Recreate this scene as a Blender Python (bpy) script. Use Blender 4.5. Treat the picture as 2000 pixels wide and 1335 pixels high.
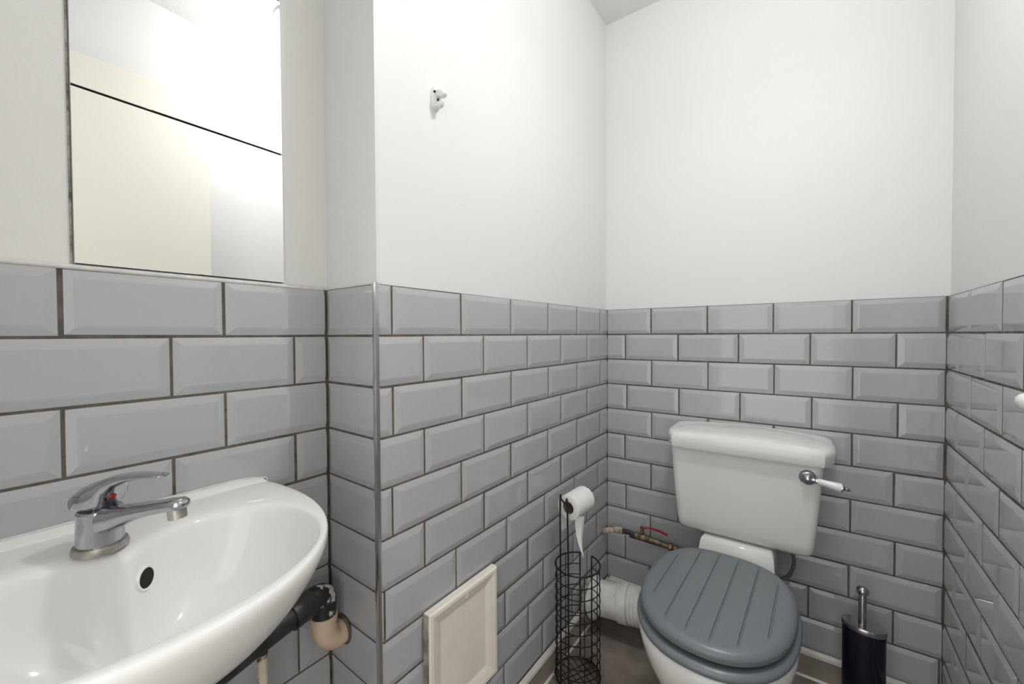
import bpy, bmesh, math, random
from mathutils import Vector, Matrix
random.seed(7)
sc = bpy.context.scene
for o in list(bpy.data.objects):
    bpy.data.objects.remove(o)
COL = sc.collection

# ------------------------------------------------------------------ camera
ZT = 1.222                       # top of the tiled dado above the floor
F_PX, YAW, PITCH, ROLL = 780.38, -.6093, .0183, -.0051
CAM = Vector((.6325, -1.606, ZT - .1025))
fwd = Vector((math.sin(YAW)*math.cos(PITCH), math.cos(YAW)*math.cos(PITCH), -math.sin(PITCH)))
rgt = Vector((math.cos(YAW), -math.sin(YAW), 0))
upv = rgt.cross(fwd)
r_ = rgt*math.cos(ROLL) + upv*math.sin(ROLL)
u_ = -rgt*math.sin(ROLL) + upv*math.cos(ROLL)
cd = bpy.data.cameras.new('camera')
cd.sensor_fit = 'HORIZONTAL'; cd.sensor_width = 36; cd.lens = F_PX/2000*36
cd.clip_start = .01
cam = bpy.data.objects.new('camera', cd); COL.objects.link(cam)
cam.matrix_world = Matrix(((r_.x, u_.x, -fwd.x, CAM.x), (r_.y, u_.y, -fwd.y, CAM.y), (r_.z, u_.z, -fwd.z, CAM.z), (0, 0, 0, 1)))
sc.camera = cam

# ------------------------------------------------------------------ world, exposure (the lamp's lights are in its builder)
w = bpy.data.worlds.new('hall_light'); sc.world = w; w.use_nodes = True
w.node_tree.nodes['Background'].inputs[0].default_value = (1, .998, .992, 1)
w.node_tree.nodes['Background'].inputs[1].default_value = 2.2
vs = sc.view_settings
vs.view_transform = 'Standard'; vs.look = 'None'; vs.gamma = 1; vs.use_curve_mapping = False
vs.exposure = -0.24
LAMP_POWER = 15.0        # downward beam of each lamp head, watts
GLOW_POWER = 4.6         # all-round glow of each lamp head

# ------------------------------------------------------------------ materials
def mat(name, col, rough=.5, metal=0, bump=0, bscale=60, vary=0, vscale=8, spec=.5, col2=None, coat=0, trans=0, detail=4, lo=.35, hi=.7):
    m = bpy.data.materials.new(name); m.use_nodes = True
    nt = m.node_tree; b = nt.nodes['Principled BSDF']
    b.inputs['Base Color'].default_value = (*col, 1); b.inputs['Roughness'].default_value = rough
    b.inputs['Metallic'].default_value = metal; b.inputs['Specular IOR Level'].default_value = spec
    b.inputs['Coat Weight'].default_value = coat; b.inputs['Transmission Weight'].default_value = trans
    tc = nt.nodes.new('ShaderNodeTexCoord')
    if vary or col2:
        n = nt.nodes.new('ShaderNodeTexNoise'); n.inputs['Scale'].default_value = vscale; n.inputs['Detail'].default_value = detail
        nt.links.new(tc.outputs['Object'], n.inputs['Vector'])
        r = nt.nodes.new('ShaderNodeValToRGB')
        c2 = col2 if col2 else tuple(c*(1-vary) for c in col)
        r.color_ramp.elements[0].color = (*c2, 1); r.color_ramp.elements[1].color = (*col, 1)
        r.color_ramp.elements[0].position = lo; r.color_ramp.elements[1].position = hi
        nt.links.new(n.outputs['Fac'], r.inputs['Fac']); nt.links.new(r.outputs['Color'], b.inputs['Base Color'])
    if bump:
        n2 = nt.nodes.new('ShaderNodeTexNoise'); n2.inputs['Scale'].default_value = bscale; n2.inputs['Detail'].default_value = 3
        nt.links.new(tc.outputs['Object'], n2.inputs['Vector'])
        bp = nt.nodes.new('ShaderNodeBump'); bp.inputs['Strength'].default_value = bump; bp.inputs['Distance'].default_value = .002
        nt.links.new(n2.outputs['Fac'], bp.inputs['Height']); nt.links.new(bp.outputs['Normal'], b.inputs['Normal'])
    return m
M = {}
M['paint'] = mat('white_wall_paint', (.78, .78, .775), .55, bump=.10, bscale=55)
M['gloss_paint'] = mat('satin_wall_paint', (.76, .755, .735), .34, bump=.22, bscale=70)
M['ceiling'] = mat('textured_ceiling_paint', (.82, .82, .815), .7, bump=.8, bscale=110)
M['tile'] = mat('grey_glazed_tile', (.455, .46, .472), .045, bump=.03, bscale=14)
M['grout'] = mat('brown_grey_grout', (.155, .135, .11), .9, vary=.45, vscale=40, bump=.5, bscale=300)
M['grout_pale'] = mat('pale_sealant', (.76, .75, .72), .6, vary=.18, vscale=60)
M['floor'] = mat('dark_stone_floor', (.30, .26, .225), .42, col2=(.16, .132, .11), vscale=9, detail=8, bump=.15, bscale=40)
M['skirting'] = mat('off_white_gloss', (.74, .71, .67), .22, vary=.12, vscale=12, bump=.1, bscale=30)
M['panel'] = mat('cream_gloss_paint', (.90, .84, .765), .28, vary=.06, vscale=20, bump=.12, bscale=35)
M['panel_edge'] = mat('worn_wood_edge', (.50, .45, .39), .6, col2=(.2, .17, .14), vscale=30)
M['ceramic'] = mat('white_ceramic', (.88, .872, .855), .07)
M['ceramic2'] = mat('toilet_ceramic', (.82, .81, .785), .09)
M['seat'] = mat('grey_painted_seat', (.165, .188, .203), .33, bump=.05, bscale=90)
M['chrome'] = mat('chrome', (.50, .51, .54), .09, metal=1, vary=.12, vscale=60)
M['chrome_scale'] = mat('limescaled_chrome', (.55, .53, .48), .38, metal=.8, vary=.4, vscale=50)
M['strip'] = mat('satin_metal_strip', (.74, .74, .74), .22, metal=1)
M['steel'] = mat('brushed_steel', (.46, .44, .43), .2, metal=1)
M['dark'] = mat('black_void', (.006, .006, .006), .8)
M['red'] = mat('red_plastic', (.42, .012, .012), .3)
M['navy'] = mat('navy_black_gloss', (.0045, .006, .016), .18)
M['wire'] = mat('black_wire', (.006, .006, .006), .45)
M['paper'] = mat('toilet_paper', (.84, .83, .80), .95, bump=.2, bscale=150)
M['paper_core'] = mat('cardboard_core', (.23, .2, .17), .95)
M['pipe_black'] = mat('black_pipe', (.045, .043, .042), .4, col2=(.016, .015, .015), vscale=30, bump=.3, bscale=60)
M['pipe_tape'] = mat('smeared_black_pipe', (.62, .6, .57), .45, col2=(.012, .011, .011), vscale=42, lo=.55, hi=.60, detail=6, bump=.3, bscale=60)
M['pipe_cream'] = mat('cream_plastic_pipe', (.72, .55, .42), .5, col2=(.60, .44, .32), vscale=22, bump=.3, bscale=50)
M['pipe_paint'] = mat('painted_pipe', (.68, .60, .47), .5, col2=(.06, .055, .05), vscale=45, lo=.36, hi=.45)
M['hose_grey'] = mat('grey_hose', (.13, .13, .13), .4)
M['skirt_face'] = mat('shaded_skirting_face', (.40, .345, .295), .2, vary=.25, vscale=10, bump=.08, bscale=30)  # dark floor reflection and shade, plus some dirt, put into the face colour
M['plastic'] = mat('white_plastic_pipe', (.78, .765, .74), .38, vary=.25, vscale=22, bump=.15, bscale=40)
M['brass'] = mat('tarnished_brass', (.35, .27, .18), .42, metal=.75, col2=(.12, .085, .06), vscale=60)
M['plaster'] = mat('painted_copper_crust', (.76, .68, .58), .8, col2=(.3, .22, .15), vscale=60, bump=1, bscale=130)
M['mirror'] = mat('mirror_silver', (.93, .935, .93), .004, metal=1)
M['door'] = mat('cream_door_paint', (.86, .83, .745), .4, bump=.05, bscale=20)
M['white_plastic'] = mat('white_plastic', (.80, .80, .79), .22)
M['mould'] = mat('mould_sealant', (.12, .12, .09), .9, col2=(.5, .47, .42), vscale=70)
m = bpy.data.materials.new('lamp_glow'); m.use_nodes = True
b = m.node_tree.nodes['Principled BSDF']; b.inputs['Emission Color'].default_value = (1, .97, .92, 1); b.inputs['Emission Strength'].default_value = 6
M['glow'] = m

# ------------------------------------------------------------------ helpers
def link(name, me, material, parent=None, smooth=None):
    o = bpy.data.objects.new(name, me); COL.objects.link(o)
    if material and not me.materials: me.materials.append(M[material])
    if parent: o.parent = parent
    if smooth is not None:
        for p in me.polygons: p.use_smooth = True
        me.set_sharp_from_angle(angle=math.radians(smooth))
    return o
def from_bm(name, bm, material, parent=None, smooth=None):
    bmesh.ops.recalc_face_normals(bm, faces=bm.faces)
    me = bpy.data.meshes.new(name); bm.to_mesh(me); bm.free()
    return link(name, me, material, parent, smooth)
def thing(name, label, cat, group=None):
    o = bpy.data.objects.new(name, None); COL.objects.link(o); tag(o, label, cat, group); return o
def tag(o, label, cat, group=None):
    o['label'] = label; o['category'] = cat
    if group: o['group'] = group
def struct(o, label=None):
    o['kind'] = 'structure'
    if label: o['label'] = label
    return o
def loft(bm, rings, cap0=True, cap1=True, closed=True):
    R = [[bm.verts.new(p) for p in ring] for ring in rings]
    n = len(R[0])
    for a, b2 in zip(R, R[1:]):
        for i in range(n if closed else n-1):
            j = (i+1) % n
            bm.faces.new((a[i], a[j], b2[j], b2[i]))
    if cap0: bm.faces.new(list(reversed(R[0])))
    if cap1: bm.faces.new(R[-1])
    return R
def frame_of(d):
    d = d.normalized(); a = Vector((0, 0, 1)) if abs(d.z) < .9 else Vector((1, 0, 0))
    x = d.cross(a).normalized(); return x, d.cross(x).normalized()
def tube(bm, path, r, n=12, caps=True, closed=False):
    path = [Vector(p) for p in path]; N = len(path)
    rr = r if isinstance(r, (list, tuple)) else [r]*N
    rings = []; x = None
    for i, p in enumerate(path):
        if closed: t = path[(i+1) % N] - path[i-1]
        else: t = path[min(i+1, N-1)] - path[max(i-1, 0)]
        t.normalize()
        if x is None: x, y = frame_of(t)
        else:
            x = (x - t*x.dot(t)).normalized(); y = t.cross(x)
        rings.append([p + x*(rr[i]*math.cos(2*math.pi*k/n)) + y*(rr[i]*math.sin(2*math.pi*k/n)) for k in range(n)])
    if closed:
        rings.append(rings[0]); 
        R = [[bm.verts.new(q) for q in ring] for ring in rings[:-1]]; R.append(R[0])
        for a, b2 in zip(R, R[1:]):
            for i in range(n):
                j = (i+1) % n; bm.faces.new((a[i], a[j], b2[j], b2[i]))
    else: loft(bm, rings, caps, caps)
def lathe(bm, prof, origin, axis, n=24, cap0=True, cap1=True):
    origin = Vector(origin); axis = Vector(axis).normalized(); x, y = frame_of(axis)
    loft(bm, [[origin + axis*h + x*(r*math.cos(2*math.pi*k/n)) + y*(r*math.sin(2*math.pi*k/n)) for k in range(n)] for r, h in prof], cap0, cap1)
def box(bm, o, ex, ey, ez, bevel=0, seg=2):
    o, ex, ey, ez = map(Vector, (o, ex, ey, ez))
    vs_ = [bm.verts.new(o + ex*a + ey*b2 + ez*c) for c in (0, 1) for b2 in (0, 1) for a in (0, 1)]
    fs = [bm.faces.new([vs_[i] for i in q]) for q in ((0, 2, 3, 1), (4, 5, 7, 6), (0, 1, 5, 4), (2, 6, 7, 3), (0, 4, 6, 2), (1, 3, 7, 5))]
    bmesh.ops.recalc_face_normals(bm, faces=fs)
    if bevel:
        es = set(e for f in fs for e in f.edges)
        bmesh.ops.bevel(bm, geom=list(es), offset=bevel, segments=seg, profile=.5, affect='EDGES')
def smooth_path(pts, k=6):
    pts = [Vector(p) for p in pts]; out = []
    for i in range(len(pts)-1):
        p0 = pts[max(i-1, 0)]; p1 = pts[i]; p2 = pts[i+1]; p3 = pts[min(i+2, len(pts)-1)]
        for j in range(k):
            t = j/k
            out.append(.5*((2*p1) + (p2-p0)*t + (2*p0-5*p1+4*p2-p3)*t*t + (3*p1-p0-3*p2+p3)*t**3))
    out.append(pts[-1]); return out
def subsurf(o, lv=2):
    md = o.modifiers.new('subdivision', 'SUBSURF'); md.levels = lv; md.render_levels = lv

# ------------------------------------------------------------------ plan of the room (tile face lines)
AL = .0291                                          # the left walls are a little out of square
CEIL = 2.405
FRONT = -1.75
C0 = Vector((0, 0, 0))                              # corner behind the toilet
S = Vector((-AL*1.1176, -1.1176, 0))                # outer corner with the metal strip
R = Vector((-.1874 - AL*1.1176, -1.1116, 0))        # inner corner beside the basin
eA = Vector((-AL, -1, 0)).normalized(); nA = Vector((1, -AL, 0)).normalized()
AR = .044
B1 = Vector((.989, 0, 0)); eR = Vector((-AR, -1, 0)).normalized(); nR = Vector((-1, AR, 0)).normalized()
R_LEN = abs(FRONT/eR.y)
P, RH = .2025, .1031
ROWS = 12
G = .0026                                           # joint width

tile_cache = {}
def tile_mesh(wd, ht, cut):
    """bevelled metro tile, lower-left at the origin, x along, z up, y out; cut = set of sides without a bevel"""
    key = (round(wd, 4), round(ht, 4), cut)
    if key in tile_cache: return tile_cache[key]
    bm = bmesh.new()
    def ring(d, y):
        l = 0 if 'l' in cut else d; r = 0 if 'r' in cut else d; t = 0 if 't' in cut else d; b2 = 0 if 'b' in cut else d
        l = min(l, wd*.45); r = min(r, wd*.45)
        return [Vector((l, y, b2)), Vector((wd-r, y, b2)), Vector((wd-r, y, ht-t)), Vector((l, y, ht-t))]
    loft(bm, [ring(0, -.0075), ring(0, -.0048), ring(.0012, -.0036), ring(.0125, -.0006), ring(.016, 0)])
    bmesh.ops.remove_doubles(bm, verts=bm.verts, dist=1e-5)
    bmesh.ops.recalc_face_normals(bm, faces=bm.faces)
    me = bpy.data.meshes.new('tile'); bm.to_mesh(me); bm.free(); me.materials.append(M['tile'])
    tile_cache[key] = me
    return me
def tiled_wall(name, origin, e, n, length, phases, paint, pitch=P, end_bevel=False, thick=.1, label=None, ext=(0, 0)):
    """origin: plan point where s = 0; e along the wall, n into the room; phases: first joint of each row"""
    bm = bmesh.new()
    box(bm, origin - n*(.008+thick) - e*ext[0], e*(length+ext[0]+ext[1]), n*thick, Vector((0, 0, CEIL)))
    wl = struct(from_bm(name, bm, paint), label)
    bm = bmesh.new()
    g0, g1 = min(ext[0], .0035), min(ext[1], .0035)
    box(bm, origin - n*.012 - e*g0, e*(length+g0+g1), n*.0082, Vector((0, 0, ZT-.001)))
    from_bm('grout', bm, 'grout', wl)
    flip = e.cross(n).z > 0        # local x along e only when e, n, z are right handed
    for k in range(ROWS):
        z1 = ZT - k*RH - G/2; z0 = max(ZT - (k+1)*RH + G/2, .001); cutb = z0 <= .0011
        js = [0]; s = phases[k % len(phases)]
        while s < length - .004: 
            if s > .004: js.append(s)
            s += pitch
        js.append(length)
        for i in range(len(js)-1):
            a = js[i] + (G/2 if i else .0012); b2 = js[i+1] - (G/2 if i < len(js)-2 else .0012)
            cut = ''
            first, last = i == 0, i == len(js)-2
            full = abs((b2-a) - (pitch-G)) < .004
            # local x runs along e when (e, n, z) is left handed enough; otherwise mirrored
            if first and not full: cut += 'l'
            if last and not full and not end_bevel: cut += 'r'
            if cutb: cut += 'b'
            if not flip:
                me = tile_mesh(b2-a, z1-z0, ''.join({'l': 'r', 'r': 'l'}.get(c, c) for c in cut)); org = origin + e*b2; ax = -e
            else:
                me = tile_mesh(b2-a, z1-z0, cut); org = origin + e*a; ax = e
            t = bpy.data.objects.new('tile', me); COL.objects.link(t)
            j = random.uniform(-.0004, .0004); tl = random.uniform(-.0018, .0018); tl2 = random.uniform(-.0025, .0025)
            nn = (n + ax*tl + Vector((0, 0, 1))*tl2).normalized()
            ax2 = (ax - nn*ax.dot(nn)).normalized(); zz = ax2.cross(nn)
            t.matrix_world = Matrix(((ax2.x, nn.x, zz.x, org.x + n.x*j), (ax2.y, nn.y, zz.y, org.y + n.y*j), (ax2.z, nn.z, zz.z, z0), (0, 0, 0, 1)))
            t.parent = wl
    return wl

tiled_wall('wall_back', C0, Vector((1, 0, 0)), Vector((0, -1, 0)), .989, [.179, .077, .182, .082, .182, .075, .18, .079, .178, .077, .174, .08], 'paint', ext=(.1, .1), label='white wall with grey bevelled tiles behind the toilet')
tiled_wall('wall_left_boxed', C0, eA, nA, (S-C0).length-.004, [.0655, .185, .0645, .185, .0685, .187, .0895, .187, .099, .186, .1057, .19], 'paint', ext=(.1, -.009), label='white boxed-out wall with grey bevelled tiles carrying the access panel')
eQ = (R-S).normalized(); nQ = Vector((eQ.y, -eQ.x, 0)); nQ = nQ if nQ.y < 0 else -nQ
tiled_wall('wall_left_return', S + eQ*.004, eQ, nQ, (R-S).length-.004, [1.0], 'gloss_paint', end_bevel=True, thick=.006, ext=(-.0038, .1), label='narrow tiled return wall beside the basin')
L_LEN = (R.y-FRONT)/abs(eA.y)
tiled_wall('wall_left', R, eA, nA, L_LEN, [.192, .067], 'gloss_paint', ext=(.05, .05), label='tiled wall carrying the basin and mirror')
tiled_wall('wall_right', B1, eR, nR, R_LEN, [.202, .106, .212, .107], 'paint', ext=(.1, .05), label='white wall with glossy grey bevelled tiles on the right')

# fronts, floor, ceiling
bm = bmesh.new()
DX0, DX1, DH = .19, .885, 2.10
box(bm, (-.45, FRONT-.1, 0), (DX0+.45, 0, 0), (0, .1, 0), (0, 0, CEIL))
box(bm, (DX1, FRONT-.1, 0), (.25, 0, 0), (0, .1, 0), (0, 0, CEIL))
box(bm, (DX0, FRONT-.1, DH), (DX1-DX0, 0, 0), (0, .1, 0), (0, 0, CEIL-DH))
struct(from_bm('wall_front', bm, 'paint'), 'white wall around the doorway behind the camera')
bm = bmesh.new(); box(bm, (-.45, -2.6, -.05), (1.65, 0, 0), (0, 2.75, 0), (0, 0, .05))
struct(from_bm('floor', bm, 'floor'), 'dark brown stone-effect floor')
bm = bmesh.new(); box(bm, (-.45, FRONT-.1, CEIL), (1.65, 0, 0), (0, 2.05, 0), (0, 0, .05))
struct(from_bm('ceiling', bm, 'ceiling'), 'textured white ceiling')
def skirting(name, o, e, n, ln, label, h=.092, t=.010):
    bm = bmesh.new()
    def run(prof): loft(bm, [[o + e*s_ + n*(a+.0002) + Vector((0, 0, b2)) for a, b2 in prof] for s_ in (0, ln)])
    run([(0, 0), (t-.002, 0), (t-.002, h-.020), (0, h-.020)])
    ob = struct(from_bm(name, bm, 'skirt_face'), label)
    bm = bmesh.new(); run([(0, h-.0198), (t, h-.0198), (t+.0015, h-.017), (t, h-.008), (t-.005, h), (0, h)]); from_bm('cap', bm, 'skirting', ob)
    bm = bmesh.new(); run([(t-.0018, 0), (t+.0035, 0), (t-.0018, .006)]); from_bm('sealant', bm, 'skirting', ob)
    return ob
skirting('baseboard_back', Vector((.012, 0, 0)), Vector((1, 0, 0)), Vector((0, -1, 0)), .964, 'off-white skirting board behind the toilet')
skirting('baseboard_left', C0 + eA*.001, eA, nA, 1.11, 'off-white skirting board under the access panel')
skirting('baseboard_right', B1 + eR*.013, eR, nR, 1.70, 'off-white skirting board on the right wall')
# metal corner strip
bm = bmesh.new()
zs = (0, ZT+.001)
prof = [S + nA*.0016 + eA*-.0058, S + nA*.002 + eA*-.002, S + (nA+nQ).normalized()*.0028, S + nQ*.002 + eQ*.002, S + nQ*.0016 + eQ*.0055, S - nA*.008 + eQ*.0055 - nQ*.001, S - nA*.008 - eA*.0058]
loft(bm, [[p + Vector((0, 0, z)) for p in prof] for z in zs])
struct(from_bm('trim_1', bm, 'strip', smooth=60), 'thin metal strip capping the tiled outer corner')
# sealant bead along the tile tops by the mirror
bm = bmesh.new(); tube(bm, [R + eA*.003 + Vector((0, 0, ZT+.0005)) - nA*.005, R + eA*(L_LEN-.01) + Vector((0, 0, ZT+.0005)) - nA*.005], .0042, 8)
struct(from_bm('trim_2', bm, 'grout_pale', smooth=60), 'pale sealant bead along the tile top by the basin')

# door, open against the right wall
door = bpy.data.objects.new('door_1', None); COL.objects.link(door); struct(door, 'cream door standing open against the right wall')
bm = bmesh.new(); box(bm, (.866, -1.03, .008), (.036, 0, 0), (-.004, -.69, 0), (0, 0, 2.06), .002)
from_bm('leaf', bm, 'door', door)
hd = None
bm = bmesh.new(); box(bm, (.860, -1.055, .955), (.0055, 0, 0), (0, -.045, 0), (0, 0, .17), .002)
hd = from_bm('handle', bm, 'white_plastic', door)
bm = bmesh.new()
tube(bm, smooth_path([(.861, -1.078, 1.064), (.825, -1.078, 1.062), (.800, -1.081, 1.062), (.7935, -1.094, 1.0615), (.7945, -1.14, 1.060), (.797, -1.19, 1.059)], 5), [.0065]*26, 14)
from_bm('lever', bm, 'white_plastic', hd, 40)

# ------------------------------------------------------------------ ceiling lamp (above the frame)
lamp = thing('ceiling_lamp', 'white ceiling bar with two round spotlights above the middle of the room', 'lamp')
bm = bmesh.new(); lathe(bm, [(.06, 0), (.06, -.012), (.052, -.02)], (.615, -.814, CEIL-.0005), (0, 0, 1), 32); from_bm('base', bm, 'white_plastic', lamp, 40)
bm = bmesh.new(); tube(bm, [(.535, -.848, CEIL-.028), (.695, -.780, CEIL-.028)], .010, 10); from_bm('bar', bm, 'white_plastic', lamp, 40)
for (x, y) in ((.565, -.835), (.665, -.793)):
    bm = bmesh.new(); lathe(bm, [(.015, -.03), (.034, -.036), (.036, -.085), (.033, -.086)], (x, y, CEIL), (0, 0, 1), 24); hd_ = from_bm('spot_head', bm, 'white_plastic', lamp, 40)
    bm = bmesh.new(); lathe(bm, [(.032, -.0862), (.030, -.088)], (x, y, CEIL), (0, 0, 1), 24); from_bm('lens', bm, 'glow', hd_, 60)
    ld = bpy.data.lights.new('spot_light', 'SPOT'); ld.spot_size = math.radians(150); ld.spot_blend = 1; ld.shadow_soft_size = .032; ld.energy = LAMP_POWER; ld.color = (1, .993, .982)
    lo = bpy.data.objects.new('spot_light', ld); COL.objects.link(lo); lo.location = (x, y, CEIL-.091)
    ld = bpy.data.lights.new('glow_light', 'POINT'); ld.energy = GLOW_POWER; ld.shadow_soft_size = .032; ld.color = (1, .993, .982)
    lo = bpy.data.objects.new('glow_light', ld); COL.objects.link(lo); lo.location = (x, y, CEIL-.125)

# ------------------------------------------------------------------ mirror
def onA1(y, z, off=0):                               # point on the basin wall at plan y
    t = (R.y - y)/abs(eA.y); return R + eA*t + nA*off + Vector((0, 0, z))
mir = thing('wall_mirror', 'frameless mirror of stacked panes above the basin tiles', 'mirror')
bm = bmesh.new(); a = onA1(-1.199, ZT+.006, -.0078); box(bm, a, onA1(-1.489, ZT+.006, -.0078)-a, nA*.0028, (0, 0, .86)); from_bm('backing', bm, 'dark', mir)
for z0, z1 in ((ZT+.0065, 1.4875), (1.4905, 1.7975), (1.8005, 2.088)):
    bm = bmesh.new(); a = onA1(-1.1975, z0, -.005); box(bm, a, onA1(-1.4905, z0, -.005)-a, nA*.004, (0, 0, z1-z0), .0006, 1)
    from_bm('pane', bm, 'mirror', mir)
bm = bmesh.new(); tube(bm, [onA1(-1.4925, ZT+.006, -.0065), onA1(-1.4925, 2.08, -.0065)], .0014, 6); from_bm('edge_sealant', bm, 'mould', mir)

# ------------------------------------------------------------------ wash basin
SY, SHW = -1.470, .238                               # centre line and half width
SX0 = -.02                                           # polar centre x
def basin_out(th, grow=0):
    """outer outline in plan: back edge on the wall, rounded front"""
    c, s = math.cos(th), math.sin(th)
    cx0, ax, ay, ex = -.135, .315 + grow, SHW + grow, 2.2
    # march along the ray from the polar centre
    lo_, hi_ = 0, .6
    for _ in range(30):
        m_ = (lo_+hi_)/2; x = SX0 + c*m_; y = s*m_
        wallx = onA1(SY+y, 0).x + .0005
        if x < cx0:
            t = (cx0-x)/max(cx0-wallx, 1e-4)
            half = ay*(1 - .035*max(0, t)**2)
            inside = abs(y) < half and x > wallx
        else: inside = (abs(x-cx0)/ax)**ex + (abs(y)/ay)**ex < 1
        if inside: lo_ = m_
        else: hi_ = m_
    return Vector((SX0 + c*lo_, SY + s*lo_, 0))
def basin_in(th, k=1.0):
    c, s = math.cos(th), math.sin(th)
    ax = .168 if c > 0 else .128; ay = .194
    r = 1/((abs(c)/ax)**2.3 + (abs(s)/ay)**2.3)**(1/2.3)
    d = abs(((th - math.pi + math.pi) % (2*math.pi)) - math.pi)
    r *= 1 - .52*math.exp(-(d/.50)**2) if c < 0 else 1            # tap shelf bulging into the bowl
    return Vector((SX0 + .006 + c*r*k, SY + s*r*k, 0))
basin = thing('wash_basin', 'white ceramic wall-hung wash basin with rounded front', 'basin')
NB = 72
TH = [2*math.pi*i/NB for i in range(NB)]
OUT = [basin_out(t) for t in TH]
INN = [basin_in(t) for t in TH]
def rng(fn): return [fn(i) for i in range(NB)]
Z = lambda p, z: Vector((p.x, p.y, z))
ctr = Vector((SX0+.02, SY, 0))
rings = []
for k, z in ((.10, .700), (.16, .7005), (.40, .706), (.65, .722), (.82, .752), (.92, .790), (.98, .822), (1.0, .8315)):
    kk = k
    rings.append(rng(lambda i: Z(ctr.lerp(INN[i], kk), z)))
for t, z in ((.07, .8365), (.2, .8392), (.7, .8405), (.9, .839), (.985, .835)):
    rings.append(rng(lambda i: Z(INN[i].lerp(OUT[i], t), z)))
wc = Vector((onA1(SY, 0).x + .012, SY, 0))
for k, z in ((1.0, .827), (.985, .812), (.945, .785), (.885, .755), (.80, .722), (.69, .69), (.56, .668), (.42, .655), (.2, .65)):
    def f(i):
        p = wc.lerp(OUT[i], k); wx = onA1(p.y, 0).x + .0005
        if OUT[i].x < onA1(OUT[i].y, 0).x + .004: p.x = wx
        p.x = max(p.x, wx); return Z(p, z)
    rings.append(rng(f))
bm = bmesh.new(); loft(bm, rings, True, True)
bmesh.ops.recalc_face_normals(bm, faces=bm.faces)
on = Vector((.7254, .6814, .0972)).normalized()                        # the overflow sits on the bowl's back slope
ovc = Vector((-.0830, -1.4520, .7925)) + on*.0012
bo = from_bm('bowl', bm, 'ceramic', basin, 180); subsurf(bo, 2)
# upstand along the wall
bm = bmesh.new()
pr = []
for y in [-1.2465 - i*.0447 for i in range(11)]:
    q = onA1(y, 0); e1 = min(1, (-1.2465-y)/.03, (y+1.7055)/.03)
    e1 = max(0, e1); pr.append([onA1(y, .834, .0005), onA1(y, .834, .030), onA1(y, .8385, .026), onA1(y, .8395+.003*e1, .018), onA1(y, .8400+.0055*e1, .008), onA1(y, .8400+.007*e1, .0005)])
loft(bm, pr); from_bm('upstand', bm, 'ceramic', basin, 60)
# overflow opening, waste
bm = bmesh.new()
lathe(bm, [(.0175, -.012), (.0172, -.0005), (.0155, .0016), (.0130, .0010), (.0118, -.004)], ovc, on, 28, False, False)
from_bm('overflow_rim', bm, 'ceramic', basin, 60)
bm = bmesh.new(); lathe(bm, [(.0128, -.010), (.0128, .0004)], ovc, on, 24); from_bm('overflow_hole', bm, 'dark', basin)
bm = bmesh.new(); lathe(bm, [(.030, 0), (.032, .003), (.024, .005), (.020, .002), (.004, .002)], (ctr.x, ctr.y, .7005), (0, 0, 1), 28); from_bm('waste_ring', bm, 'chrome', basin, 40)
# white sealant at the right shoulder
bm = bmesh.new(); tube(bm, smooth_path([onA1(-1.234, .80, .002), onA1(-1.238, .835, .002), onA1(-1.25, .840, .001), onA1(-1.29, .847, .001), onA1(-1.40, .8475, .001), onA1(-1.69, .8475, .001)], 5), .0022, 8)
from_bm('sealant', bm, 'grout_pale', basin, 60)

# ------------------------------------------------------------------ mixer tap
tap = thing('mixer_tap', 'chrome single-lever mixer tap with red dot on the basin', 'tap')
TX, TY, TZ = -.112, -1.489, .8408
ang = math.radians(24); td = Vector((math.cos(ang), math.sin(ang), 0)); tn = Vector((-td.y, td.x, 0))
bm = bmesh.new(); lathe(bm, [(.0275, 0), (.028, .004), (.0265, .009), (.023, .0095)], (TX, TY, TZ), (0, 0, 1), 32); from_bm('base_ring', bm, 'chrome_scale', tap, 40)
bm = bmesh.new(); lathe(bm, [(.0235, .009), (.0235, .02), (.0228, .04), (.0224, .049), (.0230, .0515), (.0215, .054), (.012, .056)], (TX, TY, TZ), (0, 0, 1), 36); from_bm('body', bm, 'chrome', tap, 40)
bm = bmesh.new()
rings = []
for s, z, hw, hh in ((.008, .038, .019, .020), (.028, .043, .0155, .0155), (.055, .0525, .0135, .0105), (.085, .060, .0125, .0085), (.112, .066, .012, .0078), (.126, .0685, .0118, .0075), (.133, .0688, .0095, .0058), (.1365, .0685, .004, .003)):
    c = Vector((TX, TY, TZ + z)) + td*s
    rings.append([c + tn*(hw*math.copysign(abs(math.cos(t))**.7, math.cos(t))) + Vector((0, 0, 1))*(hh*math.copysign(abs(math.sin(t))**.7, math.sin(t))) for t in [2*math.pi*k/20 for k in range(20)]])
loft(bm, rings); sp = from_bm('spout', bm, 'chrome', tap, 60)
bm = bmesh.new(); q = Vector((TX, TY, TZ+.062)) + td*.123; lathe(bm, [(.0098, .004), (.0098, -.011), (.0085, -.0115), (.0085, -.006), (.002, -.006)], q, Vector((0, 0, 1))-td*.12, 24); from_bm('aerator', bm, 'chrome_scale', sp, 40)
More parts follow.
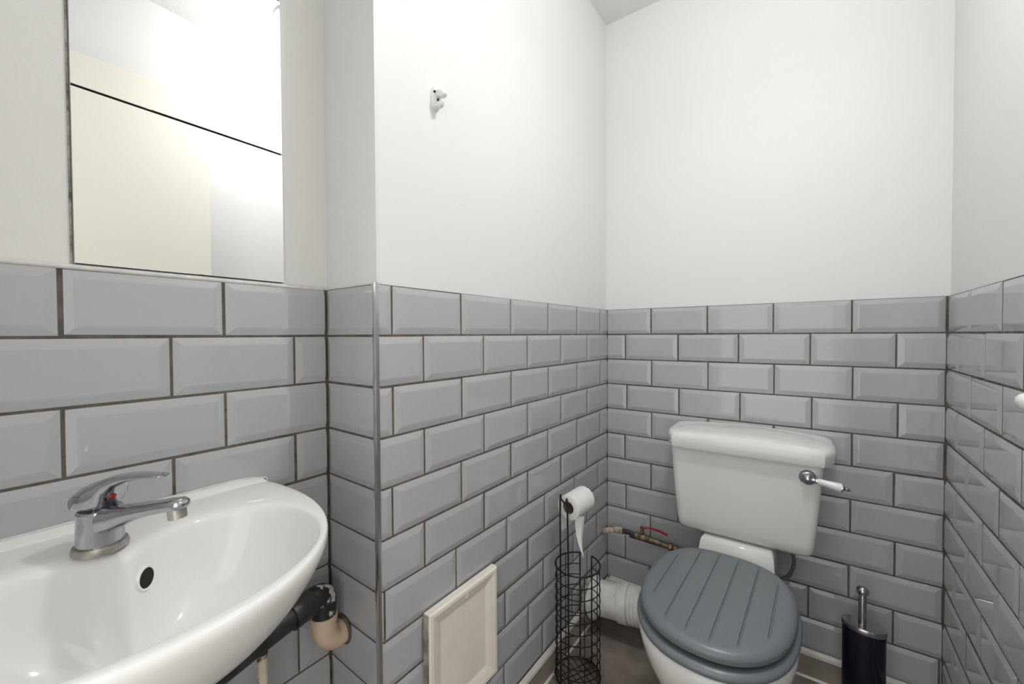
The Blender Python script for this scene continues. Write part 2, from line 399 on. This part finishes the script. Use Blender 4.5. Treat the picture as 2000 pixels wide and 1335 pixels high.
# lever: domed cap with a long rising blade
bm = bmesh.new()
rings = []
for s, zb, zt_, hw in ((-.0255, .066, .071, .010), (-.0245, .0635, .080, .0175), (-.018, .0625, .0895, .0225), (-.006, .0625, .0975, .0242), (.008, .064, .1035, .0232), (.018, .071, .1075, .0205), (.024, .088, .1105, .018), (.036, .1005, .1145, .0145), (.056, .1105, .1195, .0115), (.078, .1175, .1235, .0102), (.096, .1215, .1258, .0095), (.104, .1232, .1265, .0078), (.107, .1243, .126, .004)):
    q_ = -.011 - .011*max(0, s-.01)/.097; zb += q_; zt_ += q_
    c = Vector((TX, TY, TZ)) + td*max(s, -.0225)
    rings.append([c + tn*(hw*math.copysign(abs(math.cos(t))**.75, math.cos(t))) + Vector((0, 0, (zb+zt_)/2 + (zt_-zb)/2*math.copysign(abs(math.sin(t))**.75, math.sin(t)))) for t in [2*math.pi*k/24 for k in range(24)]])
loft(bm, rings); lv = from_bm('lever', bm, 'chrome', tap, 50)
bm = bmesh.new(); q = Vector((TX, TY, TZ+.0705)) + td*.0215; lathe(bm, [(.0042, -.004), (.0042, .0008), (.003, .0018)], q, td + Vector((0, 0, -.45)), 18); o = from_bm('hot_cold_dot', bm, 'red', lv, 60); o['label'] = 'red dot'

# ------------------------------------------------------------------ waste pipe under the basin
wp = thing('waste_pipe', 'dark grey waste pipe with cream elbow entering the wall under the basin', 'pipe')
e1 = Vector((-.158, -1.163, .588)); src = Vector((-.118, -1.385, .574))
dirp = (e1-src).normalized()
bm = bmesh.new(); tube(bm, [src, e1 - dirp*.062], .0215, 18); from_bm('run', bm, 'pipe_black', wp, 60)
bm = bmesh.new(); lathe(bm, [(.0255, 0), (.026, .002), (.026, .044), (.024, .046)], e1 - dirp*.072, dirp, 20); from_bm('socket', bm, 'pipe_black', wp, 50)
bm = bmesh.new(); tube(bm, smooth_path([e1 - dirp*.036, e1 - dirp*.016, e1 + Vector((-.001, .003, -.010)), e1 + Vector((-.001, .004, -.038)), e1 + Vector((-.001, .004, -.058))], 5), .0238, 20); from_bm('elbow', bm, 'pipe_tape', wp, 60)
cb = e1 + Vector((-.001, .004, -.05))
bm = bmesh.new()
tube(bm, smooth_path([cb, cb + Vector((0, 0, -.022)), cb + Vector((.0, .006, -.042)), cb + Vector((-.001, .022, -.056)), cb + Vector((-.003, .046, -.056))], 6), .0245, 22)
lathe(bm, [(.0245, 0), (.0262, .001), (.0262, .012), (.0245, .013)], cb + Vector((0, 0, .004)), (0, 0, -1), 24)
o = from_bm('wall_elbow', bm, 'pipe_cream', wp, 50); o['label'] = 'cream plastic elbow'
bm = bmesh.new(); lathe(bm, [(.029, 0), (.031, .003), (.026, .006)], (cb.x-.003, -1.1126, cb.z-.056), (0, -1, 0), 24); from_bm('wall_seal', bm, 'grout', wp, 60)
bm = bmesh.new(); lathe(bm, [(.027, .01), (.034, -.005), (.034, -.05), (.03, -.075), (.012, -.082)], (-.112, -1.41, .600), (0, 0, 1), 24); from_bm('bottle_trap', bm, 'pipe_black', wp, 50)
bm = bmesh.new(); tube(bm, [(-.112, -1.41, .60), (-.09, -1.43, .625), (-.06, -1.45, .645)], .018, 16); from_bm('tail', bm, 'pipe_black', wp, 60)
sp_ = thing('supply_pipe', 'thin cream painted water pipe dropping below the basin', 'pipe')
bm = bmesh.new(); tube(bm, smooth_path([(-.170, -1.30, .62), (-.169, -1.276, .585), (-.168, -1.274, .54), (-.168, -1.274, .30), (-.168, -1.274, .0015)], 5), .0085, 14); from_bm('pipe', bm, 'pipe_paint', sp_, 60)
bm = bmesh.new(); lathe(bm, [(.0112, 0), (.0118, .002), (.0118, .02), (.0112, .022)], (-.168, -1.274, .532), (0, 0, 1), 6); from_bm('nut', bm, 'pipe_black', sp_, 30)

# ------------------------------------------------------------------ wall hook
def onA3(y, z, off=0):
    t = -y/abs(eA.y); return eA*t + nA*off + Vector((0, 0, z))
hk = thing('wall_hook', 'small white plastic double hook screwed high on the white wall', 'hook')
hc = onA3(-.951, 1.657, -.008); hy = eA*-1; hz = Vector((0, 0, 1))
bm = bmesh.new()
def ell(c, a, b2, off, n=24, ex=2.6):
    out = []
    for k in range(n):
        t = 2*math.pi*k/n; cc, ss = math.cos(t), math.sin(t)
        rr = 1/((abs(cc)/a)**ex + (abs(ss)/b2)**ex)**(1/ex)
        out.append(c + hy*(cc*rr) + hz*(ss*rr) + nA*off)
    return out
loft(bm, [ell(hc, .0125, .027, 0), ell(hc, .0125, .027, .006), ell(hc, .011, .0255, .009), ell(hc, .007, .020, .0105)])
from_bm('backplate', bm, 'white_plastic', hk, 50)
bm = bmesh.new(); tube(bm, smooth_path([hc + nA*.008 + hz*.008, hc + nA*.016 + hz*.007, hc + nA*.026 + hz*.002, hc + nA*.033 + hz*-.004], 5), [.0085]*6+[.0095]*5+[.009, .008, .007, .006, .004], 14); from_bm('upper_prong', bm, 'white_plastic', hk, 60)
bm = bmesh.new(); tube(bm, smooth_path([hc + nA*.008 + hz*-.016, hc + nA*.015 + hz*-.019, hc + nA*.022 + hz*-.017, hc + nA*.026 + hz*-.012], 5), [.0075]*10+[.0068, .006, .0055, .005, .0045, .003], 14); from_bm('lower_prong', bm, 'white_plastic', hk, 60)
for q in (hc + nA*.0105 + hz*.0085 - hy*.0085, hc + nA*.0108 + hz*-.0065):
    bm = bmesh.new(); lathe(bm, [(.0032, -.003), (.0032, .0006), (.002, .0014)], q, nA, 14); from_bm('screw', bm, 'dark', hk, 40)

# ------------------------------------------------------------------ access panel
ap = thing('access_panel', 'cream painted wooden access panel with moulded frame low on the tiles', 'access panel')
PY0, PY1, PZ0, PZ1, FW = -1.005, -.769, .222, .507, .040
def q3(y, z, off): return onA3(y, z, off)
bm = bmesh.new(); a = q3(PY0+.03, PZ0+.03, .0012); box(bm, a, q3(PY1-.03, PZ0+.03, .0012)-a, nA*.0095, (0, 0, PZ1-PZ0-.06)); from_bm('board', bm, 'panel', ap)
prof = [(0, .0012), (0, .017), (.003, .0205), (.010, .0215), (.015, .019), (.020, .0185), (.030, .0135), (FW, .0108), (FW, .0012)]
cor = [(PY0, PZ0, 1, 1), (PY1, PZ0, -1, 1), (PY1, PZ1, -1, -1), (PY0, PZ1, 1, -1)]
for i in range(4):
    a, b2 = cor[i], cor[(i+1) % 4]
    bm = bmesh.new()
    loft(bm, [[q3(c[0] + c[2]*(d+.0002), c[1] + c[3]*(d+.0002), h) for d, h in prof] for c in (a, b2)])
    from_bm('frame_rail', bm, 'panel', ap, 35)
bm = bmesh.new(); a = q3(PY0-.0016, PZ0, .001); box(bm, a, eA*-.0014, nA*.0155, (0, 0, PZ1-PZ0-.003)); from_bm('worn_edge', bm, 'panel_edge', ap)
for dz in (.0, -.008):
    bm = bmesh.new(); lathe(bm, [(.0042, -.003), (.0042, .0006), (.002, .0012)], q3(-.884, PZ1-.014+dz, .0195 + dz*.15), nA, 12); from_bm('screw', bm, 'panel', ap, 40)

# ------------------------------------------------------------------ toilet
toi = thing('toilet', 'white close-coupled toilet with grey wooden seat', 'toilet')
TC = Vector((.478, -.470, 0)); tv = Vector((-.055, -1, 0)).normalized(); tu = Vector((-tv.y, tv.x, 0))   # tv to the front, tu to the right
def tl(a, b2, z): return TC + tu*a + tv*b2 + Vector((0, 0, z))
def oval(hw, f, bk, n=64, ex=2.25, exb=2.7):
    out = []
    for k in range(n):
        t = 2*math.pi*k/n; c, s = math.cos(t), math.sin(t)
        E_ = ex if s > 0 else exb; h = f if s > 0 else bk
        r = 1/((abs(c)/hw)**E_ + (abs(s)/h)**E_)**(1/E_); out.append((c*r, s*r))
    return out
def oring(hw, f, bk, z, sh=0, ex=2.25, exb=2.7): return [tl(a, b2+sh, z) for a, b2 in oval(hw, f, bk, ex=ex, exb=exb)]
bm = bmesh.new()
loft(bm, [oring(.12, .15, .16, .3995), oring(.168, .222, .212, .4005), oring(.175, .230, .220, .394), oring(.1765, .232, .222, .375), oring(.172, .226, .225, .352), oring(.160, .208, .228, .31), oring(.144, .178, .230, .26), oring(.126, .135, .232, .2), oring(.112, .095, .235, .13), oring(.110, .085, .235, .05), oring(.118, .098, .24, .012), oring(.118, .098, .24, .0008)])
from_bm('pan', bm, 'ceramic2', toi, 50)
bm = bmesh.new()      # raised shelf that carries the cistern
rings = []
for b2, zt_, zb, hw in ((-.440, .4585, .31, .098), (-.32, .4585, .30, .099), (-.295, .4585, .30, .100), (-.284, .4555, .30, .101), (-.278, .447, .30, .102), (-.268, .405, .30, .106), (-.20, .395, .30, .112)):
    rings.append([tl(hw, b2, zb), tl(hw, b2, zt_-.008), tl(hw-.008, b2, zt_), tl(-hw+.008, b2, zt_), tl(-hw, b2, zt_-.008), tl(-hw, b2, zb)])
loft(bm, rings); from_bm('shelf', bm, 'ceramic2', toi, 50)
# cistern body
def cring(x0, x1, yf, z, yb=-.014, rr=.022):
    pts = [(x1, yb), (x1, yf+rr)] + [(x1-rr+rr*math.cos(t), yf+rr-rr*math.sin(t)) for t in (math.pi/6, math.pi/3, math.pi/2)] + [(x0+rr-rr*math.sin(t), yf+rr-rr*math.cos(t)) for t in (0, math.pi/6, math.pi/3)] + [(x0, yf+rr), (x0, yb)]
    return [Vector((a, b2, z)) for a, b2 in pts]
bm = bmesh.new()
loft(bm, [cring(.345, .665, -.145, .4605), cring(.327, .683, -.167, .465), cring(.319, .691, -.178, .478), cring(.3165, .6935, -.1815, .50), cring(.306, .704, -.190, .62), cring(.298, .712, -.196, .748)])
ci = from_bm('cistern', bm, 'ceramic2', toi, 50)
# lid with clipped front corners and a gently arched top
def lidring(g, z, arch=0):
    x0, x1, yb, yf = .2765-g, .7435+g, -.006 - (0 if g >= 0 else .0), -.216-g
    pts = [(x1, yb)] + [(x1, yb + (-.125-yb)*k/3) for k in (1, 2, 3)] + [(x1-.010, -.165-g*.5), (x1-.032, yf+.004)]
    mid = [(x1-.032 - (x1-x0-.064)*k/12, yf + (.004 if k in (0, 12) else .0)) for k in range(1, 12)]
    pts += mid + [(x0+.032, yf+.004), (x0+.010, -.165-g*.5)] + [(x0, -.125 + (yb+.125)*k/3) for k in (0, 1, 2)] + [(x0, yb)]
    pts += [(x0 + (x1-x0)*k/12, yb) for k in range(1, 12)]
    return [Vector((a, b2, z + arch*(1-((a-.51)/.235)**2))) for a, b2 in pts]
bm = bmesh.new(); loft(bm, [lidring(-.014, .7485), lidring(-.002, .745), lidring(0, .749), lidring(.001, .775, .004), lidring(-.002, .782, .009), lidring(-.008, .787, .0125), lidring(-.022, .7885, .0135), lidring(-.05, .7885, .014)])
from_bm('cistern_lid', bm, 'ceramic2', toi, 40)
# flush lever
rc = Vector((.6745, -.1945, .7085)); fn = Vector((0, -1, .06)).normalized()
bm = bmesh.new(); lathe(bm, [(.0205, -.004), (.0205, .002), (.017, .006), (.012, .007), (.0125, .012), (.0115, .018), (.007, .0215), (.002, .022)], rc, fn, 28); fl_ = from_bm('flush_lever', bm, 'chrome', toi, 40)
ld_ = Vector((.985, -.10, -.13)).normalized(); l0 = rc + fn*.013
bm = bmesh.new(); lathe(bm, [(.0065, .006), (.0065, .016), (.0088, .018), (.0088, .022)], l0, ld_, 18); from_bm('collar', bm, 'chrome', fl_, 40)
bm = bmesh.new(); lathe(bm, [(.0078, .021), (.0085, .024), (.0092, .04), (.0108, .06), (.0120, .072), (.0115, .075)], l0, ld_, 20); o = from_bm('grip', bm, 'white_plastic', fl_, 40); o['label'] = 'white ceramic grip'
bm = bmesh.new(); lathe(bm, [(.0118, .0745), (.0118, .077), (.006, .080), (.004, .083), (.0052, .086), (.0035, .090), (.0008, .094)], l0, ld_, 18); from_bm('finial', bm, 'chrome', fl_, 40)
# seat ring and lid
bm = bmesh.new()
def sring(hw, f, bk, z): return oring(hw, f, bk, z)
loft(bm, [sring(.115, .165, .13, .405), sring(.110, .16, .125, .412), sring(.118, .168, .135, .4215), sring(.165, .222, .205, .4235), sring(.177, .2355, .216, .4205), sring(.1805, .2395, .218, .413), sring(.1785, .237, .217, .4055), sring(.17, .228, .21, .4025), sring(.115, .165, .13, .405)], False, False)
from_bm('seat', bm, 'seat', toi, 60)
for s in (-1, 1):
    for b2 in (-.10, .14):
        bm = bmesh.new(); lathe(bm, [(.009, 0), (.009, .006)], tl(s*.135, b2, .3995), (0, 0, 1), 12); from_bm('seat_buffer', bm, 'dark', toi)
# lid: one board with six routed grooves; columns follow the grooves
LHW, LF, LB, EX, EXB = .1725, .2275, .214, 2.25, 2.7
GX = [-.1235, -.0735, -.0245, .0255, .0765, .126]
def half_len(a):
    k = max(0, 1 - (abs(a)/LHW)**EX)**(1/EX); k2 = max(0, 1 - (abs(a)/LHW)**EXB)**(1/EXB); return LF*k, LB*k2
cols = set()
for i in range(61): cols.add(round(-LHW*math.cos(math.pi*i/60), 5))
for g in GX:
    for d in (-.0042, -.0028, -.0010, .0010, .0028, .0042): cols.add(round(g+d, 5))
cols = sorted(cols); cl = [cols[0]]
for c in cols[1:]:
    if c - cl[-1] > .0008: cl.append(c)
cols = cl
outline = [(a, b2) for a, b2 in oval(LHW, LF, LB, 900)]
def edge_d(a, b2): return min(math.hypot(a-p[0], b2-p[1]) for p in outline)
NV = 44
bm = bmesh.new(); grid = []
for a in cols:
    f, bk = half_len(a); col = []
    for j in range(NV+1):
        v = -math.cos(math.pi*j/NV); b2 = v*f if v > 0 else v*bk
        d = edge_d(a, b2) if 0 < j < NV and f > 1e-4 else 0
        r0 = .020; t = min(d/r0, 1); z = .4445 + .0150*math.sqrt(max(0, 1-(1-t)**2)) + .0015*min(d/.1, 1)
        gr = 0
        for g in GX:
            q = abs(a-g)
            if q < .0028:
                m_ = min(1, max(0, (d-.024)/.006)); gr = max(gr, (1-(q/.0028)**2)*.0038*m_)
        col.append(bm.verts.new(tl(a, b2, z-gr)))
    grid.append(col)
for c0, c1 in zip(grid, grid[1:]):
    for j in range(NV): bm.faces.new((c0[j], c1[j], c1[j+1], c0[j+1]))
bmesh.ops.remove_doubles(bm, verts=bm.verts, dist=1e-5)
bmesh.ops.dissolve_degenerate(bm, edges=bm.edges, dist=1e-5)
be = [e for e in bm.edges if e.is_boundary]
ex_ = bmesh.ops.extrude_edge_only(bm, edges=be)
nv = [v for v in ex_['geom'] if isinstance(v, bmesh.types.BMVert)]
for v in nv:
    v.co.z = .4345; p = v.co - tl(0, 0, .4345); v.co -= Vector((p.x, p.y, 0))*.012
be2 = [e for e in ex_['geom'] if isinstance(e, bmesh.types.BMEdge)]
bmesh.ops.contextual_create(bm, geom=be2)
from_bm('seat_lid', bm, 'seat', toi, 55)
for s in (-1, 1):
    bm = bmesh.new(); tube(bm, [tl(s*.075-.02, -.222, .424), tl(s*.075+.02, -.222, .424)], .009, 12); from_bm('hinge', bm, 'chrome', toi, 50)
# cistern overflow hose at the back right
bm = bmesh.new(); tube(bm, smooth_path([(.640, -.075, .475), (.641, -.072, .43), (.645, -.07, .39), (.63, -.07, .345), (.59, -.075, .32), (.54, -.085, .315)], 6), .0055, 10); from_bm('filler_hose', bm, 'hose_grey', toi, 60)

# ------------------------------------------------------------------ soil pipe
so = thing('soil_pipe', 'white soil pipe with ribbed connector running from wall to toilet', 'pipe')
p0 = Vector((.004, -.190, .116)); p1 = Vector((.395, -.150, .150)); sd = (p1-p0).normalized()
bm = bmesh.new(); lathe(bm, [(.070, .004), (.074, .008), (.074, .030), (.070, .034), (.064, .036)], p0, sd, 36); from_bm('wall_collar', bm, 'plastic', so, 40)
bm = bmesh.new(); lathe(bm, [(.061, .03), (.061, .112), (.066, .114), (.067, .118), (.067, .148), (.064, .150)], p0, sd, 36); from_bm('pipe', bm, 'plastic', so, 40)
bm = bmesh.new(); pf = [(.058, .148)]
for k in range(11):
    s = .152 + k*.0125; pf += [(.060, s), (.0655, s+.002), (.0665, s+.0055), (.0645, s+.009)]
pf += [(.058, .30), (.058, .36)]
lathe(bm, pf, p0, sd, 36); from_bm('ribbed_connector', bm, 'plastic', so, 45)
bm = bmesh.new()
pts = [p0 + Vector((0, .078*math.cos(t), .078*math.sin(t))) for t in [2*math.pi*k/16 for k in range(16)]]
tube(bm, [p + Vector((.006, 0, random.uniform(-.004, .004))) for p in pts], .008, 8, closed=True); from_bm('mortar_ring', bm, 'mould', so, 60)
# white boxed ledge and sealant behind it
bm = bmesh.new(); box(bm, (.014, -.034, .090), (.36, 0, 0), (0, .0335, 0), (0, 0, .014), .004); struct(from_bm('trim_3', bm, 'skirting'), 'white ledge on the skirting behind the soil pipe')

# ------------------------------------------------------------------ water pipe with valve
wv = thing('water_pipe', 'tarnished water pipe with red-handled valve on the tiles by the toilet', 'pipe')
bm = bmesh.new(); tube(bm, smooth_path([(.0015, -.042, .302), (.02, -.042, .312), (.05, -.042, .322), (.082, -.042, .326)], 5), [.0115, .0125, .0120, .0130]*4, 12); from_bm('crusted_end', bm, 'plaster', wv, 60)
bm = bmesh.new(); tube(bm, smooth_path([(.080, -.042, .326), (.10, -.042, .329), (.12, -.042, .327), (.14, -.042, .324)], 5), .0085, 12); from_bm('dark_tube', bm, 'pipe_black', wv, 60)
va = Vector((.135, -.042, .325)); vd = Vector((1, 0, -.06)).normalized()
bm = bmesh.new(); lathe(bm, [(.010, -.004), (.0135, -.002), (.0135, .010), (.0115, .012), (.014, .020), (.014, .030), (.0115, .036), (.0135, .039), (.0135, .050), (.010, .052)], va, vd, 14); bv = from_bm('valve', bm, 'brass', wv, 35)
bm = bmesh.new(); lathe(bm, [(.008, .008), (.008, .020), (.0055, .022), (.0055, .034), (.0075, .035), (.0075, .040)], va + vd*.024, (0, 0, 1), 12); from_bm('stem', bm, 'brass', bv, 35)
bm = bmesh.new()
st = va + vd*.024 + Vector((0, 0, .037))
rings = []
for x, y, z, hw in ((-.008, 0, 0, .006), (.006, -.002, 0, .0065), (.020, -.006, .006, .005), (.034, -.010, .012, .0055), (.07, -.016, .012, .006), (.096, -.02, .008, .0058), (.102, -.021, .007, .003)):
    c = st + Vector((x, y, z)); rings.append([c + Vector((0, hw, .0016)), c + Vector((0, hw, -.0016)), c + Vector((0, -hw, -.0016)), c + Vector((0, -hw, .0016))])
loft(bm, rings); o = from_bm('valve_handle', bm, 'red', bv, 40); o['label'] = 'red lever handle'
bm = bmesh.new(); tube(bm, [va + vd*.05, va + vd*.13], .0105, 14); from_bm('brass_tube', bm, 'brass', wv, 50)
bm = bmesh.new(); lathe(bm, [(.013, 0), (.015, .002), (.015, .012), (.011, .014), (.0125, .018), (.0125, .028), (.009, .03)], va + vd*.125, vd, 6); from_bm('union_nut', bm, 'brass', wv, 30)
bm = bmesh.new(); tube(bm, smooth_path([va + vd*.15, va + vd*.20, va + vd*.225 + Vector((0, .001, -.002)), va + vd*.243 + Vector((0, .002, .0))], 5), .0065, 10); from_bm('tail', bm, 'brass', wv, 60)
bm = bmesh.new(); tube(bm, [(.10, -.014, .300), (.37, -.014, .296)], .0065, 10); o = from_bm('lower_tube', bm, 'pipe_black', wv, 60)

# ------------------------------------------------------------------ paper stand
ps = thing('toilet_roll_stand', 'black wire toilet roll stand beside the tiled wall', 'roll stand')
PC = Vector((.0695, -.434, 0)); PR = .0715; RT = .3745
def pc(t, z, r=PR): return PC + Vector((r*math.cos(t), r*math.sin(t), z))
GAP0, GAP1 = math.radians(75), math.radians(109)       # opening towards the back right
def arc(z, r=PR, n=48): return [pc(GAP1 + (2*math.pi - (GAP1-GAP0))*k/n, z, r) for k in range(n+1)]
bm = bmesh.new(); tube(bm, arc(RT), .0027, 8); from_bm('top_ring', bm, 'wire', ps, 60)
for k in range(9):
    z = .047 + k*.0361
    bm = bmesh.new(); tube(bm, arc(z), .0016, 6); from_bm('ring_wire', bm, 'wire', ps, 60)
bm = bmesh.new(); tube(bm, [pc(2*math.pi*k/48, .012) for k in range(48)], .003, 8, closed=True); from_bm('base_ring', bm, 'wire', ps, 60)
for t in (GAP0, GAP1):
    bm = bmesh.new(); tube(bm, [pc(t, .012), pc(t, RT)], .0026, 8); from_bm('gap_post', bm, 'wire', ps, 60)
for k in range(7):
    t = GAP1 + (2*math.pi - (GAP1-GAP0))*(k+1)/8
    bm = bmesh.new(); tube(bm, [pc(t, .012), pc(t, RT)], .0014, 6); from_bm('upright_wire', bm, 'wire', ps, 60)
for k in range(-3, 4):
    for ax in (0, 1):
        if ax and abs(k) > 1: continue
        d = k*.019; h = math.sqrt(PR*PR - d*d); t = math.radians(-30 if ax == 0 else 62)
        dx = Vector((math.cos(t), math.sin(t), 0)); dy = Vector((-dx.y, dx.x, 0))
        bm = bmesh.new(); tube(bm, [PC + dx*-h + dy*d + Vector((0, 0, .013+.0018*ax)), PC + dx*h + dy*d + Vector((0, 0, .013+.0018*ax))], .0015, 6); from_bm('base_wire', bm, 'wire', ps, 60)
for t in (math.radians(-40), math.radians(80), math.radians(200)):
    bm = bmesh.new(); tube(bm, smooth_path([pc(t-.08, .012), pc(t-.05, .004, PR+.005), pc(t, .002, PR+.008), pc(t+.05, .004, PR+.005), pc(t+.08, .012)], 4), .0018, 8); from_bm('foot', bm, 'wire', ps, 60)
q1 = Vector((-.0245, -.070, 0)); q2 = Vector((.0045, -.0745, 0)); ZA = .602
bm = bmesh.new()
mid = [PC + q1 + Vector((0, 0, .012)), PC + q1 + Vector((0, 0, .3)), PC + q1 + Vector((-.001, 0, ZA-.006)), PC + q1 + Vector((.003, 0, ZA+.002)), PC + q1 + Vector((.008, 0, ZA-.001)), PC + q1 + Vector((.013, .003, ZA-.008)), PC + Vector((-.006, -.066, ZA-.006)), PC + Vector((-.003, -.02, ZA-.005)), PC + Vector((.004, .052, ZA-.002)), PC + Vector((.006, .062, ZA+.006))]
tube(bm, smooth_path(mid, 5), .0028, 8); from_bm('pole_and_arm', bm, 'wire', ps, 60)
bm = bmesh.new(); tube(bm, smooth_path([PC + q2 + Vector((0, 0, .012)), PC + q2 + Vector((0, 0, .4)), PC + q2 + Vector((-.004, .001, ZA-.006)), PC + q2 + Vector((-.010, .006, ZA-.004))], 5), .0028, 8); from_bm('pole', bm, 'wire', ps, 60)
# the roll on its arm
rl = thing('toilet_roll', 'white toilet roll hanging on the black wire stand', 'toilet roll')
ra = Vector((.10, 1, .02)).normalized(); ro = PC + Vector((-.0035, -.058, ZA-.024)); RO, RI, RL = .0385, .0195, .098
bm = bmesh.new(); lathe(bm, [(RI, .0), (RO-.002, .0), (RO, .0015), (RO, RL-.0015), (RO-.002, RL), (RI, RL)], ro, ra, 40, False, False); from_bm('roll', bm, 'paper', rl, 50)
bm = bmesh.new(); lathe(bm, [(RI, .0), (RI, RL), (RI-.0012, RL), (RI-.0012, 0), (RI, 0)], ro, ra, 32, False, False); o = from_bm('core', bm, 'paper_core', rl, 50); o['label'] = 'cardboard core'
side = Vector((-1, .1, 0)).normalized()
bm = bmesh.new(); rows = []
for k in range(13):
    s = k/12; ang2 = math.pi*.25*(1-min(1, s/.3))
    if s < .3: p = ro + (side*math.cos(ang2) + Vector((0, 0, 1))*math.sin(ang2))*(RO+.0006)
    else: p = ro + side*(RO+.0006) + Vector((.010*math.sin((s-.3)*2.2), 0, -(s-.3)*.125))
    rows.append([p + ra*.001, p + ra*.033 + side*.0006, p + ra*.065 + side*-.0006, p + ra*(RL-.002)])
vv = [[bm.verts.new(p) for p in r2] for r2 in rows]
for a, b2 in zip(vv, vv[1:]):
    for i in range(3): bm.faces.new((a[i], a[i+1], b2[i+1], b2[i]))
o = from_bm('hanging_sheet', bm, 'paper', rl, 80); md = o.modifiers.new('thickness', 'SOLIDIFY'); md.thickness = .0004
bm = bmesh.new(); rows = []
for k in range(13):
    s = k/12; wd = .030*(1-s**2.2)+.0012
    p = ro + ra*.022 + Vector((.012 + .030*s**2.6, -.004, -RO+.006 - .118*s)); dd = (ra*.8 + Vector((.6*(1-s)+.1, 0, -.35*s))).normalized()
    rows.append([p, p + dd*wd*.5 + Vector((.003*math.sin(s*3), 0, 0)), p + dd*wd])
vv = [[bm.verts.new(p) for p in r2] for r2 in rows]
for a, b2 in zip(vv, vv[1:]):
    for i in range(2): bm.faces.new((a[i], a[i+1], b2[i+1], b2[i]))
o = from_bm('torn_tail', bm, 'paper', rl, 80); md = o.modifiers.new('thickness', 'SOLIDIFY'); md.thickness = .0004

# ------------------------------------------------------------------ toilet brush
tb = thing('toilet_brush', 'navy toilet brush holder with steel lid and handle in the corner', 'toilet brush')
BC = Vector((.806, -.130, 0)); ba = math.radians(-9); bx_ = Vector((math.cos(ba), math.sin(ba), 0)); by_ = Vector((-bx_.y, bx_.x, 0))
def bring(a, b2, z): return [BC + bx_*(a*math.cos(t)) + by_*(b2*math.sin(t)) + Vector((0, 0, z)) for t in [2*math.pi*k/40 for k in range(40)]]
bm = bmesh.new(); loft(bm, [bring(.0465, .0295, .0008), bring(.0475, .0305, .004), bring(.0475, .0305, .287)]); from_bm('holder', bm, 'navy', tb, 50)
bm = bmesh.new(); loft(bm, [bring(.049, .032, .286), bring(.0495, .0325, .288), bring(.0495, .0325, .297), bring(.048, .031, .3), bring(.02, .013, .3008)]); li = from_bm('lid', bm, 'steel', tb, 40)
bm = bmesh.new(); lathe(bm, [(.0098, .3), (.009, .304), (.009, .380), (.008, .383)], BC + bx_*-.003, (0, 0, 1), 20); hh = from_bm('handle', bm, 'steel', tb, 50)
bm = bmesh.new(); lathe(bm, [(.0142*math.sin(math.pi*k/12)+.0001, -.0142*math.cos(math.pi*k/12)) for k in range(13)], BC + bx_*-.003 + Vector((0, 0, .3925)), (0, 0, 1), 20); from_bm('knob', bm, 'chrome', hh, 80)
